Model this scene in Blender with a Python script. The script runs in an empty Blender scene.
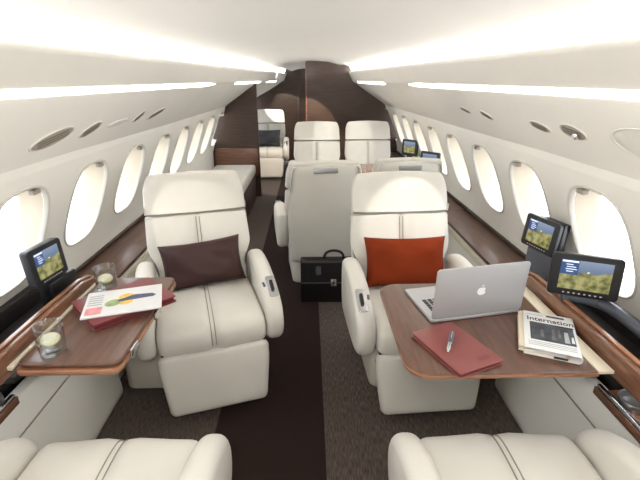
import bpy, bmesh, math, random
from mathutils import Vector, Matrix
random.seed(4)
S = bpy.context.scene
COL = S.collection
PI = math.pi
R = math.radians

# ------------------------------------------------------------------ materials
def srgb(r, g, b):
    def f(c):
        c /= 255.0
        return c/12.92 if c <= 0.04045 else ((c+0.055)/1.055)**2.4
    return (f(r), f(g), f(b), 1)

def mat(name, col, rough=0.5, metal=0.0, coat=0.0, spec=0.5, sheen=0.0, var=0.0, scale=40, bump=0.0, bscale=200, stretch=(1, 1, 1)):
    m = bpy.data.materials.new(name); m.use_nodes = True
    nt = m.node_tree; b = nt.nodes['Principled BSDF']
    b.inputs['Base Color'].default_value = col
    b.inputs['Roughness'].default_value = rough
    b.inputs['Metallic'].default_value = metal
    b.inputs['Coat Weight'].default_value = coat
    b.inputs['Coat Roughness'].default_value = 0.08
    b.inputs['Specular IOR Level'].default_value = spec
    b.inputs['Sheen Weight'].default_value = sheen
    tc = nt.nodes.new('ShaderNodeTexCoord'); mp = nt.nodes.new('ShaderNodeMapping')
    mp.inputs['Scale'].default_value = stretch
    nt.links.new(tc.outputs['Object'], mp.inputs['Vector'])
    if var > 0:
        n = nt.nodes.new('ShaderNodeTexNoise'); n.inputs['Scale'].default_value = scale
        n.inputs['Detail'].default_value = 4
        rp = nt.nodes.new('ShaderNodeValToRGB')
        lo = tuple(c*(1-var) for c in col[:3])+(1,); hi = tuple(min(1, c*(1+var)) for c in col[:3])+(1,)
        rp.color_ramp.elements[0].color = lo; rp.color_ramp.elements[1].color = hi
        rp.color_ramp.elements[0].position = 0.3; rp.color_ramp.elements[1].position = 0.7
        nt.links.new(mp.outputs[0], n.inputs['Vector']); nt.links.new(n.outputs[0], rp.inputs[0])
        nt.links.new(rp.outputs[0], b.inputs['Base Color'])
    if bump > 0:
        n2 = nt.nodes.new('ShaderNodeTexNoise'); n2.inputs['Scale'].default_value = bscale
        n2.inputs['Detail'].default_value = 3
        bp = nt.nodes.new('ShaderNodeBump'); bp.inputs['Strength'].default_value = bump
        bp.inputs['Distance'].default_value = 0.002
        nt.links.new(mp.outputs[0], n2.inputs['Vector']); nt.links.new(n2.outputs[0], bp.inputs['Height'])
        nt.links.new(bp.outputs[0], b.inputs['Normal'])
    return m

def wood(name, c1, c2, stretch, rough=0.3, coat=0.6):
    m = bpy.data.materials.new(name); m.use_nodes = True
    nt = m.node_tree; b = nt.nodes['Principled BSDF']
    tc = nt.nodes.new('ShaderNodeTexCoord'); mp = nt.nodes.new('ShaderNodeMapping')
    mp.inputs['Scale'].default_value = stretch
    n = nt.nodes.new('ShaderNodeTexNoise'); n.inputs['Scale'].default_value = 1.0; n.inputs['Detail'].default_value = 7
    n.inputs['Roughness'].default_value = 0.65; n.inputs['Distortion'].default_value = 0.4
    rp = nt.nodes.new('ShaderNodeValToRGB')
    rp.color_ramp.elements[0].position = 0.32; rp.color_ramp.elements[0].color = c1
    rp.color_ramp.elements[1].position = 0.68; rp.color_ramp.elements[1].color = c2
    nt.links.new(tc.outputs['Object'], mp.inputs['Vector']); nt.links.new(mp.outputs[0], n.inputs['Vector'])
    nt.links.new(n.outputs[0], rp.inputs[0]); nt.links.new(rp.outputs[0], b.inputs['Base Color'])
    b.inputs['Roughness'].default_value = rough; b.inputs['Coat Weight'].default_value = coat
    b.inputs['Coat Roughness'].default_value = 0.12
    return m

def emit(name, col, s):
    m = bpy.data.materials.new(name); m.use_nodes = True
    b = m.node_tree.nodes['Principled BSDF']
    b.inputs['Base Color'].default_value = col
    b.inputs['Emission Color'].default_value = col; b.inputs['Emission Strength'].default_value = s
    return m

def screen_mat():
    # moving-map picture: blue haze above, yellow-green relief below (object axes: x across, z up)
    m = bpy.data.materials.new('map_screen'); m.use_nodes = True
    nt = m.node_tree; b = nt.nodes['Principled BSDF']
    tc = nt.nodes.new('ShaderNodeTexCoord'); sp = nt.nodes.new('ShaderNodeSeparateXYZ')
    nt.links.new(tc.outputs['Object'], sp.inputs[0])
    n = nt.nodes.new('ShaderNodeTexNoise'); n.inputs['Scale'].default_value = 38; n.inputs['Detail'].default_value = 6
    nt.links.new(tc.outputs['Object'], n.inputs['Vector'])
    land = nt.nodes.new('ShaderNodeValToRGB')
    e = land.color_ramp.elements
    e[0].position = .36; e[0].color = srgb(92, 102, 64)
    e[1].position = .62; e[1].color = srgb(198, 190, 128)
    x = e.new(.48); x.color = srgb(154, 152, 92)
    nt.links.new(n.outputs[0], land.inputs[0])
    n2 = nt.nodes.new('ShaderNodeTexNoise'); n2.inputs['Scale'].default_value = 14
    nt.links.new(tc.outputs['Object'], n2.inputs['Vector'])
    a = nt.nodes.new('ShaderNodeMath'); a.operation = 'MULTIPLY_ADD'
    a.inputs[1].default_value = .07; a.inputs[2].default_value = -.018
    nt.links.new(n2.outputs[0], a.inputs[0])
    s = nt.nodes.new('ShaderNodeMath'); s.operation = 'SUBTRACT'
    nt.links.new(sp.outputs[2], s.inputs[0]); nt.links.new(a.outputs[0], s.inputs[1])
    g = nt.nodes.new('ShaderNodeMapRange'); g.inputs[1].default_value = -.004; g.inputs[2].default_value = .008
    nt.links.new(s.outputs[0], g.inputs[0])
    sky = nt.nodes.new('ShaderNodeValToRGB')
    sky.color_ramp.elements[0].color = srgb(98, 120, 156); sky.color_ramp.elements[1].color = srgb(160, 178, 205)
    g2 = nt.nodes.new('ShaderNodeMapRange'); g2.inputs[1].default_value = .0; g2.inputs[2].default_value = .06
    nt.links.new(sp.outputs[2], g2.inputs[0]); nt.links.new(g2.outputs[0], sky.inputs[0])
    mx = nt.nodes.new('ShaderNodeMix'); mx.data_type = 'RGBA'
    nt.links.new(g.outputs[0], mx.inputs[0]); nt.links.new(land.outputs[0], mx.inputs[6]); nt.links.new(sky.outputs[0], mx.inputs[7])
    b.inputs['Base Color'].default_value = (.01, .01, .01, 1); b.inputs['Roughness'].default_value = .15
    nt.links.new(mx.outputs[2], b.inputs['Emission Color']); b.inputs['Emission Strength'].default_value = SCREEN
    return m
SCREEN = 0.8
COVE = 22

leather = mat('cream_leather', srgb(221, 217, 208), .42, bump=.12, bscale=260, var=.03, scale=6)
leather_dim = mat('beige_leather', srgb(218, 213, 202), .45, bump=.1, bscale=260)
seam_grey = mat('grey_stitching', srgb(150, 143, 134), .7)
panel_cream = mat('ivory_panel', srgb(240, 237, 229), .5, var=.02, scale=3)
ceil_white = mat('ceiling_white', srgb(249, 247, 242), .55, var=.01, scale=3)
overhead = mat('overhead_ivory', srgb(230, 226, 218), .5, var=.02, scale=3)
strip_cream = mat('cream_inlay', srgb(222, 212, 190), .5, var=.03, scale=20)
walnut = wood('walnut', srgb(80, 55, 44), srgb(112, 78, 62), (60, 5, 60), .32, .22)
walnut_edge = wood('walnut_edge', srgb(120, 78, 54), srgb(168, 116, 82), (8, 8, 90), .3, .5)
walnut_dark = wood('dark_walnut', srgb(48, 34, 27), srgb(70, 51, 41), (5, 9, 60), .38, .12)
reflection_walnut = wood('walnut_reflection', srgb(84, 56, 44), srgb(124, 84, 64), (5, 9, 60), .25, .4)  # lighter wood tone standing in for the bench's reflection
walnut_rail = wood('walnut_rail', srgb(88, 58, 44), srgb(142, 98, 74), (60, 6, 60), .25, .6)
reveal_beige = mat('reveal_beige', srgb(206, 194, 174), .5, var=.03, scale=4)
ledge_wood = wood('ledge_walnut', srgb(70, 47, 37), srgb(104, 74, 58), (60, 5, 60), .42, .15)
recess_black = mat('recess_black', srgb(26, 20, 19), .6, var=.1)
runner_brown = mat('runner_brown', srgb(41, 29, 26), .95, spec=.2, sheen=.0, var=.15, scale=300, bump=.5, bscale=500)
black_plastic = mat('black_plastic', srgb(26, 27, 31), .35, var=.05)
grey_plastic = mat('dark_grey_plastic', srgb(78, 82, 92), .35, var=.05)
case_dark = mat('dark_slate_plastic', srgb(48, 52, 62), .35, var=.05)
slate = mat('slate_plastic', srgb(96, 100, 112), .35, var=.05)
chrome = mat('chrome', srgb(205, 205, 208), .18, 1.0, var=.02)
steel = mat('brushed_steel', srgb(170, 170, 172), .32, 1.0, var=.05, stretch=(1, 20, 1))
alu = mat('aluminium', srgb(188, 187, 189), .5, .45, var=.01)
alu_dark = mat('keyboard_black', srgb(30, 30, 32), .5, var=.05)
white_glow = mat('white_emblem', srgb(250, 250, 252), .3, var=.01)
brown_satin = mat('brown_satin', srgb(58, 36, 34), .45, spec=.25, sheen=.0, var=.12, scale=5, bump=.25, bscale=18)
orange_cloth = mat('rust_orange_cloth', srgb(120, 44, 15), .85, spec=.15, sheen=.0, var=.1, scale=8, bump=.3, bscale=120)
grey_cloth = mat('grey_pattern_cloth', srgb(66, 66, 70), .7, var=.5, scale=9)
burgundy = mat('burgundy_leather', srgb(120, 46, 50), .42, var=.06, scale=20, bump=.15, bscale=220)
burgundy_l = mat('dusty_red_leather', srgb(132, 68, 64), .42, var=.06, scale=20, bump=.15, bscale=220)
burgundy_d = mat('burgundy_edge', srgb(98, 38, 42), .5, var=.06)
paper = mat('paper_white', srgb(226, 226, 225), .6, var=.02)
paper_w = mat('paper_cream', srgb(226, 212, 190), .7, var=.03)
ink = mat('newsprint_ink', srgb(40, 42, 46), .7, var=.1)
photo_dark = mat('printed_photo_dark', srgb(66, 70, 78), .6, var=.45, scale=30)
photo_mid = mat('printed_photo_mid', srgb(104, 100, 100), .6, var=.4, scale=60)
text_grey = mat('printed_grey', srgb(176, 178, 182), .7, var=.1)
p_red = mat('print_pink', srgb(226, 150, 150), .5, var=.2, scale=40)
p_blue = mat('print_navy', srgb(72, 78, 110), .5, var=.25, scale=60)
p_yel = mat('print_yellow', srgb(232, 190, 92), .5, var=.2, scale=60)
p_grn = mat('print_green', srgb(150, 166, 110), .5, var=.3, scale=60)
bag_black = mat('black_bag_leather', srgb(24, 20, 21), .4, spec=.35, var=.1, scale=10, bump=.25, bscale=160)
vent_taupe = mat('vent_taupe', srgb(160, 150, 138), .5, var=.05)
vent_dark = mat('vent_dark_taupe', srgb(96, 88, 80), .6, var=.05)  # darker taupe for the vent slats
vent_pale = mat('vent_pale', srgb(214, 210, 202), .5, var=.02)
leaf_green = mat('leaf_green', srgb(124, 166, 62), .5, var=.2, scale=60)
lemon = mat('lemon_flesh', srgb(246, 242, 214), .5, var=.1, scale=60)
lemon_peel = mat('lemon_peel', srgb(226, 208, 110), .5, var=.05)
table_orange = wood('light_walnut', srgb(150, 96, 56), srgb(196, 138, 88), (60, 6, 60), .25, .6)
strip_light_m = emit('strip_light', (1, .985, .95, 1), 8)
cove_m = emit('cove_light', (1, .965, .91, 1), 4)
txt_white = emit('screen_text', srgb(210, 220, 235), .8)
txt_panel = emit('screen_panel', srgb(40, 66, 110), .8)
screen_m = screen_mat()

def carpet_mat():
    m = mat('striped_carpet', srgb(112, 100, 90), .95, sheen=.05)
    nt = m.node_tree; b = nt.nodes['Principled BSDF']
    tc = nt.nodes.new('ShaderNodeTexCoord'); mp = nt.nodes.new('ShaderNodeMapping'); mp.inputs['Scale'].default_value = (230, 26, 1)
    n = nt.nodes.new('ShaderNodeTexNoise'); n.inputs['Scale'].default_value = 1; n.inputs['Detail'].default_value = 3
    rp = nt.nodes.new('ShaderNodeValToRGB')
    rp.color_ramp.elements[0].position = .36; rp.color_ramp.elements[0].color = srgb(54, 45, 41)
    rp.color_ramp.elements[1].position = .70; rp.color_ramp.elements[1].color = srgb(100, 87, 78)
    nt.links.new(tc.outputs['Object'], mp.inputs[0]); nt.links.new(mp.outputs[0], n.inputs['Vector'])
    nt.links.new(n.outputs[0], rp.inputs[0]); nt.links.new(rp.outputs[0], b.inputs['Base Color'])
    bp = nt.nodes.new('ShaderNodeBump'); bp.inputs['Strength'].default_value = .6; bp.inputs['Distance'].default_value = .004
    nt.links.new(n.outputs[0], bp.inputs['Height']); nt.links.new(bp.outputs[0], b.inputs['Normal'])
    return m
carpet = carpet_mat()

def glass_mat(name, rough=0.0, tint=(1, 1, 1, 1), pw_e=4.0, base=.04):
    m = bpy.data.materials.new(name); m.use_nodes = True
    nt = m.node_tree
    out = nt.nodes['Material Output']; nt.nodes.remove(nt.nodes['Principled BSDF'])
    t = nt.nodes.new('ShaderNodeBsdfTransparent'); t.inputs[0].default_value = tint
    g = nt.nodes.new('ShaderNodeBsdfGlossy'); g.inputs['Roughness'].default_value = rough
    lw = nt.nodes.new('ShaderNodeLayerWeight'); lw.inputs[0].default_value = .5
    pw = nt.nodes.new('ShaderNodeMath'); pw.operation = 'POWER'; pw.inputs[1].default_value = pw_e
    nt.links.new(lw.outputs['Facing'], pw.inputs[0])
    fr = nt.nodes.new('ShaderNodeMath'); fr.operation = 'MULTIPLY_ADD'; fr.inputs[1].default_value = .7; fr.inputs[2].default_value = base
    nt.links.new(pw.outputs[0], fr.inputs[0])
    mx = nt.nodes.new('ShaderNodeMixShader')
    nt.links.new(fr.outputs[0], mx.inputs[0]); nt.links.new(t.outputs[0], mx.inputs[1]); nt.links.new(g.outputs[0], mx.inputs[2])
    nt.links.new(mx.outputs[0], out.inputs[0])
    return m
pane_glass = glass_mat('window_pane', .02, (.97, .98, 1, 1))
tumbler_glass = glass_mat('tumbler_glass', .02, (.965, .975, .975, 1), 1.7, .09)
water_m = glass_mat('water', .02, (.95, .96, .93, 1))

# ------------------------------------------------------------------ mesh helpers
def obj(name, bm, m, parent=None, smooth=True, angle=40, loc=None, rot=None):
    bmesh.ops.recalc_face_normals(bm, faces=bm.faces[:])
    me = bpy.data.meshes.new(name)
    bm.to_mesh(me); bm.free()
    for x in (m if isinstance(m, (list, tuple)) else [m]): me.materials.append(x)
    if smooth:
        for p in me.polygons: p.use_smooth = True
        try: me.set_sharp_from_angle(angle=R(angle))
        except Exception: pass
    o = bpy.data.objects.new(name, me); COL.objects.link(o)
    if parent: o.parent = parent
    if loc is not None: o.location = loc
    if rot is not None: o.rotation_euler = rot
    return o

def tag(o, label=None, cat=None, group=None, kind=None):
    if label: o['label'] = label
    if cat: o['category'] = cat
    if group: o['group'] = group
    if kind: o['kind'] = kind
    return o

def thing(name, label, cat, loc=(0, 0, 0), rot=(0, 0, 0), group=None):
    o = bpy.data.objects.new(name, None); COL.objects.link(o)
    o.empty_display_size = .05
    o.location = loc; o.rotation_euler = rot
    return tag(o, label, cat, group)

def struct(o): o['kind'] = 'structure'; return o

def copy_tree(o, parent=None):
    c = o.copy(); COL.objects.link(c); c.parent = parent
    for ch in list(o.children): copy_tree(ch, c)
    return c

def spline(pts, n=6):
    out = []; N = len(pts)
    for i in range(N):
        p0, p1, p2, p3 = (Vector(pts[(i+k-1) % N]) for k in range(4))
        for j in range(n):
            t = j/n
            out.append(.5*((2*p1)+(p2-p0)*t+(2*p0-5*p1+4*p2-p3)*t*t+(3*p1-p0-3*p2+p3)*t**3))
    return out

def spline_open(pts, n=8):
    out = []; N = len(pts)
    P = [Vector(p) for p in pts]
    for i in range(N-1):
        p0 = P[max(0, i-1)]; p1 = P[i]; p2 = P[i+1]; p3 = P[min(N-1, i+2)]
        for j in range(n):
            t = j/n
            out.append(.5*((2*p1)+(p2-p0)*t+(2*p0-5*p1+4*p2-p3)*t*t+(3*p1-p0-3*p2+p3)*t**3))
    out.append(P[-1]); return out

def normals2(prof):
    N = len(prof); A = 0
    for i in range(N):
        a = prof[i]; b = prof[(i+1) % N]; A += a[0]*b[1]-b[0]*a[1]
    s = 1 if A > 0 else -1
    out = []
    for i in range(N):
        d = Vector(prof[(i+1) % N])-Vector(prof[i-1])
        if d.length < 1e-9: d = Vector((1, 0))
        d.normalize(); out.append(Vector((-d.y, d.x))*s)     # inward
    return out

def sweep(prof, a0, a1, r, f, bm=None, steps=4, mid=(), crown=0.0, r1=None):
    """closed 2-D profile swept from a0 to a1 along a third axis with rounded ends; f(p,q,a)->xyz; mid: extra (a, inset)"""
    bm = bm or bmesh.new()
    prof = [Vector(p) for p in prof]; nr = normals2(prof)
    r1 = r if r1 is None else r1
    st = []
    for k in range(steps+1):
        th = (k/steps)*PI/2
        st.append((a0+r*(1-math.sin(th)), r*(1-math.cos(th))) if False else (a0+r*(1-math.sin(th)), r*(1-math.cos(PI/2-(PI/2-th)))))
    # correct quarter-round: at the end cap inset = r, at a0+r inset = 0
    st = [(a0+r*(1-math.cos(PI/2*k/steps)), r*(1-math.sin(PI/2*k/steps))) for k in range(steps+1)]
    en = [(a1-r1*(1-math.cos(PI/2*k/steps)), r1*(1-math.sin(PI/2*k/steps))) for k in range(steps, -1, -1)]
    mids = sorted(mid)
    allst = st+[(a, i) for a, i in mids]+en
    rings = []
    c = (a0+a1)/2; h = (a1-a0)/2
    for a, ins in allst:
        ins2 = ins+crown*((a-c)/h)**2
        rings.append([bm.verts.new(f(p.x+n.x*ins2, p.y+n.y*ins2, a)) for p, n in zip(prof, nr)])
    N = len(prof)
    for A, B in zip(rings, rings[1:]):
        for i in range(N):
            j = (i+1) % N
            bm.faces.new((A[i], A[j], B[j], B[i]))
    bm.faces.new(rings[0]); bm.faces.new(rings[-1][::-1])
    return bm

def rrect(w, h, r, n=5, cx=0, cy=0):
    out = []
    for sx, sy, a0 in ((1, 1, 0), (-1, 1, 90), (-1, -1, 180), (1, -1, 270)):
        for k in range(n+1):
            a = R(a0+90*k/n)
            out.append((cx+sx*(w/2-r)+r*math.cos(a), cy+sy*(h/2-r)+r*math.sin(a)))
    return out

def slab(w, d, z0, z1, rad, bev, cx=0, cy=0, bm=None, n=5):
    return sweep(rrect(w, d, rad, n, cx, cy), z0, z1, bev, lambda p, q, a: (p, q, a), bm, steps=3)

def box(bm, x0, x1, y0, y1, z0, z1, bev=0.0, segs=2, mi=0):
    vs = [bm.verts.new((x, y, z)) for x in (x0, x1) for y in (y0, y1) for z in (z0, z1)]
    fs = [(0, 1, 3, 2), (4, 6, 7, 5), (0, 4, 5, 1), (2, 3, 7, 6), (0, 2, 6, 4), (1, 5, 7, 3)]
    F = [bm.faces.new([vs[i] for i in f]) for f in fs]
    for q in F: q.material_index = mi
    bmesh.ops.recalc_face_normals(bm, faces=F)
    if bev > 0:
        E = list({e for q in F for e in q.edges})
        bmesh.ops.bevel(bm, geom=E, offset=bev, segments=segs, affect='EDGES', profile=.5, material=-1)
    return bm

def bx(*a, **k): return box(bmesh.new(), *a, **k)

def tube(bm, pts, r, n=8, caps=True):
    pts = [Vector(p) for p in pts]; rings = []
    up = Vector((0, 0, 1))
    for i, p in enumerate(pts):
        d = (pts[min(i+1, len(pts)-1)]-pts[max(i-1, 0)]).normalized()
        s = d.cross(up)
        if s.length < 1e-3: s = d.cross(Vector((1, 0, 0)))
        s.normalize(); u = s.cross(d)
        rr = r[i] if isinstance(r, (list, tuple)) else r
        rings.append([bm.verts.new(p+s*rr*math.cos(2*PI*k/n)+u*rr*math.sin(2*PI*k/n)) for k in range(n)])
    for A, B in zip(rings, rings[1:]):
        for i in range(n): bm.faces.new((A[i], A[(i+1) % n], B[(i+1) % n], B[i]))
    if caps: bm.faces.new(rings[0][::-1]); bm.faces.new(rings[-1])
    return bm

def lathe(prof, n=28, bm=None, c=(0, 0, 0), close=False):
    bm = bm or bmesh.new(); rings = []
    for r, z in prof:
        if r < 1e-6: rings.append([bm.verts.new((c[0], c[1], c[2]+z))])
        else: rings.append([bm.verts.new((c[0]+r*math.cos(2*PI*k/n), c[1]+r*math.sin(2*PI*k/n), c[2]+z)) for k in range(n)])
    for A, B in zip(rings, rings[1:]):
        for i in range(n):
            j = (i+1) % n
            q = [A[i % len(A)], A[j % len(A)], B[j % len(B)], B[i % len(B)]]
            u = []
            for v in q:
                if v not in u: u.append(v)
            if len(u) > 2: bm.faces.new(u)
    return bm

def patch(bm, pts, mi):
    f = bm.faces.new([bm.verts.new(p) for p in pts]); f.material_index = mi; return f

def ell(cx, cy, rx, ry, z, rot=0, n=20):
    c, s = math.cos(rot), math.sin(rot); out = []
    for k in range(n):
        a = 2*PI*k/n; x, y = rx*math.cos(a), ry*math.sin(a)
        out.append((cx+c*x-s*y, cy+s*x+c*y, z))
    return out

def text_obj(name, body, size, m, parent, M, extrude=.0002):
    cu = bpy.data.curves.new(name, 'FONT'); cu.body = body; cu.size = size; cu.extrude = extrude; cu.offset = .0005
    cu.align_x = 'CENTER'; cu.align_y = 'CENTER'
    t = bpy.data.objects.new(name+'_src', cu); COL.objects.link(t)
    dg = bpy.context.evaluated_depsgraph_get()
    me = bpy.data.meshes.new_from_object(t.evaluated_get(dg))
    bpy.data.objects.remove(t)
    me.name = name; me.transform(M); me.materials.clear(); me.materials.append(m)
    o = bpy.data.objects.new(name, me); COL.objects.link(o)
    if parent: o.parent = parent
    return o

# ------------------------------------------------------------------ cabin cross-section
PN = [(.85, 1.59), (.925, 1.475), (.955, 1.435), (1.0, 1.31), (1.03, 1.215), (1.045, 1.18)]
PF = [(.53, 1.575), (.585, 1.47), (.62, 1.44), (.80, 1.32), (.98, 1.205), (1.035, 1.165)]
Y0, Y1 = -1.6, 8.3
def taper(y): return 1-.035*max(0, y-6)
def over_prof(y):
    t = max(-.5, (y-1.18)/4.82); k = taper(y)
    return [((a[0]*(1-t)+b[0]*t)*(k if i > 2 else 1), a[1]*(1-t)+b[1]*t) for i, (a, b) in enumerate(zip(PN, PF))]
def over_pt(y, z):
    pr = over_prof(y)
    for a, b in zip(pr, pr[1:]):
        if b[1] <= z <= a[1]:
            s = (a[1]-z)/(a[1]-b[1]); return a[0]+(b[0]-a[0])*s
    return pr[-1][0]
WZ = [(1.20, 1.03), (1.16, 1.036), (1.10, 1.053), (1.05, 1.07), (.97, 1.101), (.90, 1.13), (.80, 1.17), (.70, 1.207), (.60, 1.235), (.3, 1.24), (0, 1.1)]
def wall_x(z, y):
    for a, b in zip(WZ, WZ[1:]):
        if b[0] <= z <= a[0]:
            s = (a[0]-z)/(a[0]-b[0]); return (a[1]+(b[1]-a[1])*s)*taper(y)
    return WZ[-1][1]*taper(y)

PITCH = .555
WIN_S = {-1: [1.565+PITCH*k for k in range(-5, 12)], 1: [1.515+PITCH*k for k in range(-5, 12)]}
HW, HH, WC = .185, .204, .908
def win_ring(yc, s=1.0, n=40, e=2.9, extra=0.0):
    out = []
    for k in range(n):
        a = 2*PI*k/n; c, q = math.cos(a), math.sin(a)
        rr = (abs(c)**e+abs(q)**e)**(-1/e)
        out.append((yc+(HW*s+extra)*rr*c, WC+(HH*s+extra)*rr*q))
    return out

def build_wall(side, sx):
    bm = bmesh.new(); n = 40
    V = lambda y, z, d=0.0: bm.verts.new((sx*(wall_x(z, y)+d), y, z))
    zt, zb = 1.165, .64
    WIN_Y = WIN_S[sx]
    for yc in WIN_Y:
        rings = []
        op = win_ring(yc)
        for s in (0, .3, .6, .85, 1):      # from bay border to opening
            ring = []
            for k in range(n):
                a = 2*PI*k/n; c, q = math.cos(a), math.sin(a)
                m = max(abs(c)/(PITCH/2), abs(q)/((zt-WC) if q > 0 else (WC-zb)))
                by, bz = yc+c/m, WC+q/m
                # snap the border so that neighbouring bays meet
                y = by*(1-s)+op[k][0]*s; z = bz*(1-s)+op[k][1]*s
                ring.append((y, z))
            rings.append([V(y, z) for y, z in ring])
        # lip and reveal
        for s, d in ((.99, .004), (.985, .012)):
            rings.append([V(y, z, d) for y, z in win_ring(yc, s)])
        for A, B in zip(rings, rings[1:]):
            for i in range(n):
                j = (i+1) % n; bm.faces.new((A[i], A[j], B[j], B[i]))
        # corner fillers of the bay rectangle
        for cy, cz in ((1, 1), (-1, 1), (-1, -1), (1, -1)):
            Y, Z = yc+cy*PITCH/2, zt if cz > 0 else zb
            best = sorted(range(n), key=lambda k: (rings[0][k].co.y-Y)**2+(rings[0][k].co.z-Z)**2)
            k = best[0]
            ks = sorted((best[0], best[1]))
            a, b = rings[0][ks[0]], rings[0][ks[1]]
            bm.faces.new((a, b, V(Y, Z)))
    y0, y1 = WIN_Y[0]-PITCH/2, WIN_Y[-1]+PITCH/2
    ys = [y0+(y1-y0)*i/36 for i in range(37)]
    def strips(zs):
        g = [[V(y, z) for z in zs] for y in ys]
        for A, B in zip(g, g[1:]):
            for i in range(len(zs)-1): bm.faces.new((A[i], A[i+1], B[i+1], B[i]))
    strips([1.20, 1.165]); strips([.64, .6, .45, .3, .15, 0])
    bmesh.ops.remove_doubles(bm, verts=bm.verts[:], dist=.0015)
    return struct(obj('wall_'+side, bm, panel_cream, angle=50))

def build_overhead(side, sx, idx):
    bm = bmesh.new()
    ys = [Y0+(Y1-Y0)*i/60 for i in range(61)]
    g = []
    for y in ys:
        pr = over_prof(y)
        sp = [(p.x, p.y) for p in spline_open(pr, 5)]
        top = pr[0]
        pts = [(top[0]+.10, top[1]-.035), (top[0]+.03, top[1]-.03), (top[0]+.012, top[1]+.004), (top[0]+.004, top[1]+.008)]+sp
        e = pr[-1]
        pts += [(e[0]+.004, e[1]-.012), (e[0]+.05*0+.02, e[1]-.016), (e[0]+.06, e[1]-.01)]
        g.append([bm.verts.new((sx*x, y, z)) for x, z in pts])
    for A, B in zip(g, g[1:]):
        for i in range(len(A)-1): bm.faces.new((A[i], A[i+1], B[i+1], B[i]))
    return struct(obj('trim_%d' % idx, bm, overhead, angle=60))

wall_l = build_wall('left', -1); wall_r = build_wall('right', 1)
build_overhead('left', -1, 1); build_overhead('right', 1, 2)

# ceiling
bm = bmesh.new(); g = []
for i in range(61):
    y = Y0+(Y1-Y0)*i/60
    cx = over_prof(y)[0][0]; t = min(1.3, max(-.5, (y-1.18)/4.82))
    zc = 1.745-.035*t-.018*max(0, y-6)
    row = []
    half = [(1.0, 1.70), (.93, 1.10)]
    xs = [cx+.115, cx+.11, cx+.07, cx*.9, cx*.75, cx*.5, cx*.25]
    zs = [1.545, 1.60, 1.628, 1.66, zc-.045, zc-.015, zc-.003]
    L = [(-x, z) for x, z in zip(xs, zs)]+[(0, zc)]+[(x, z) for x, z in zip(xs[::-1], zs[::-1])]
    g.append([bm.verts.new((x, y, z)) for x, z in L])
for A, B in zip(g, g[1:]):
    for i in range(len(A)-1): bm.faces.new((A[i], A[i+1], B[i+1], B[i]))
struct(obj('ceiling', bm, ceil_white, angle=70))

# cove light strips lying in the trough behind the overhead lip
for sx, word in ((-1, 'left'), (1, 'right')):
    bm = bmesh.new(); g = []
    for i in range(41):
        y = Y0+.05+(Y1-Y0-.1)*i/40; c = over_prof(y)[0]
        g.append([bm.verts.new((sx*(c[0]+dx), y, c[1]+dz)) for dx, dz in ((.035, -.024), (.075, -.024), (.075, -.016), (.035, -.016))])
    for A, B in zip(g, g[1:]):
        for i in range(4): bm.faces.new((A[i], A[(i+1) % 4], B[(i+1) % 4], B[i]))
    bm.faces.new(g[0][::-1]); bm.faces.new(g[-1])
    tag(obj('cove_light', bm, cove_m), 'long glowing cove light along the %s edge of the ceiling' % word, 'light')

# strip lights let into the overhead panels
def strip(sx, ya, yb, label, group):
    bm = bmesh.new(); g = []
    n = 40
    for i in range(n+1):
        y = ya+(yb-ya)*i/n
        e = min(1, math.sqrt(max(0, min(i, n-i)/2.0))) if min(i, n-i) < 2 else 1
        e = max(e, .25)
        zc = 1.4525; row = []
        for dz, d in ((.0135*e, 0), (.011*e, -.004), (-.011*e, -.004), (-.0135*e, 0), (0, .006)):
            z = zc+dz; row.append(bm.verts.new((sx*(over_pt(y, z)+d), y, z)))
        g.append(row)
    for A, B in zip(g, g[1:]):
        for i in range(5): bm.faces.new((A[i], A[(i+1) % 5], B[(i+1) % 5], B[i]))
    bm.faces.new(g[0][::-1]); bm.faces.new(g[-1])
    return tag(obj('strip_light', bm, strip_light_m), label, 'light', group)
G = 'strip lights in the overhead panels'
strip(1, -1.4, 3.49, 'longest white strip light in the right overhead panel', G)
strip(1, 4.26, 5.75, 'short white strip light in the right overhead panel, beside the rear bulkhead', G)
strip(-1, -1.4, 3.75, 'longest white strip light in the left overhead panel', G)
strip(-1, 4.45, 5.9, 'middle-length white strip light in the left overhead panel, behind the longest one', G)
strip(-1, 6.4, 7.4, 'farthest and shortest strip light in the left overhead panel, beyond the wood partition', G)

# floor, end walls
bm = bmesh.new(); patch(bm, [(-1.2, Y0, 0), (1.2, Y0, 0), (1.2, Y1, 0), (-1.2, Y1, 0)], 0)
bmesh.ops.subdivide_edges(bm, edges=bm.edges[:], cuts=8, use_grid_fill=True)
struct(obj('floor', bm, carpet))
bm = bmesh.new(); box(bm, -.435, .06, Y0+.02, 7.9, .0005, .005, .002)
struct(obj('trim_3', bm, runner_brown))['label'] = 'plain dark brown aisle runner down the middle of the striped carpet'

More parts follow.
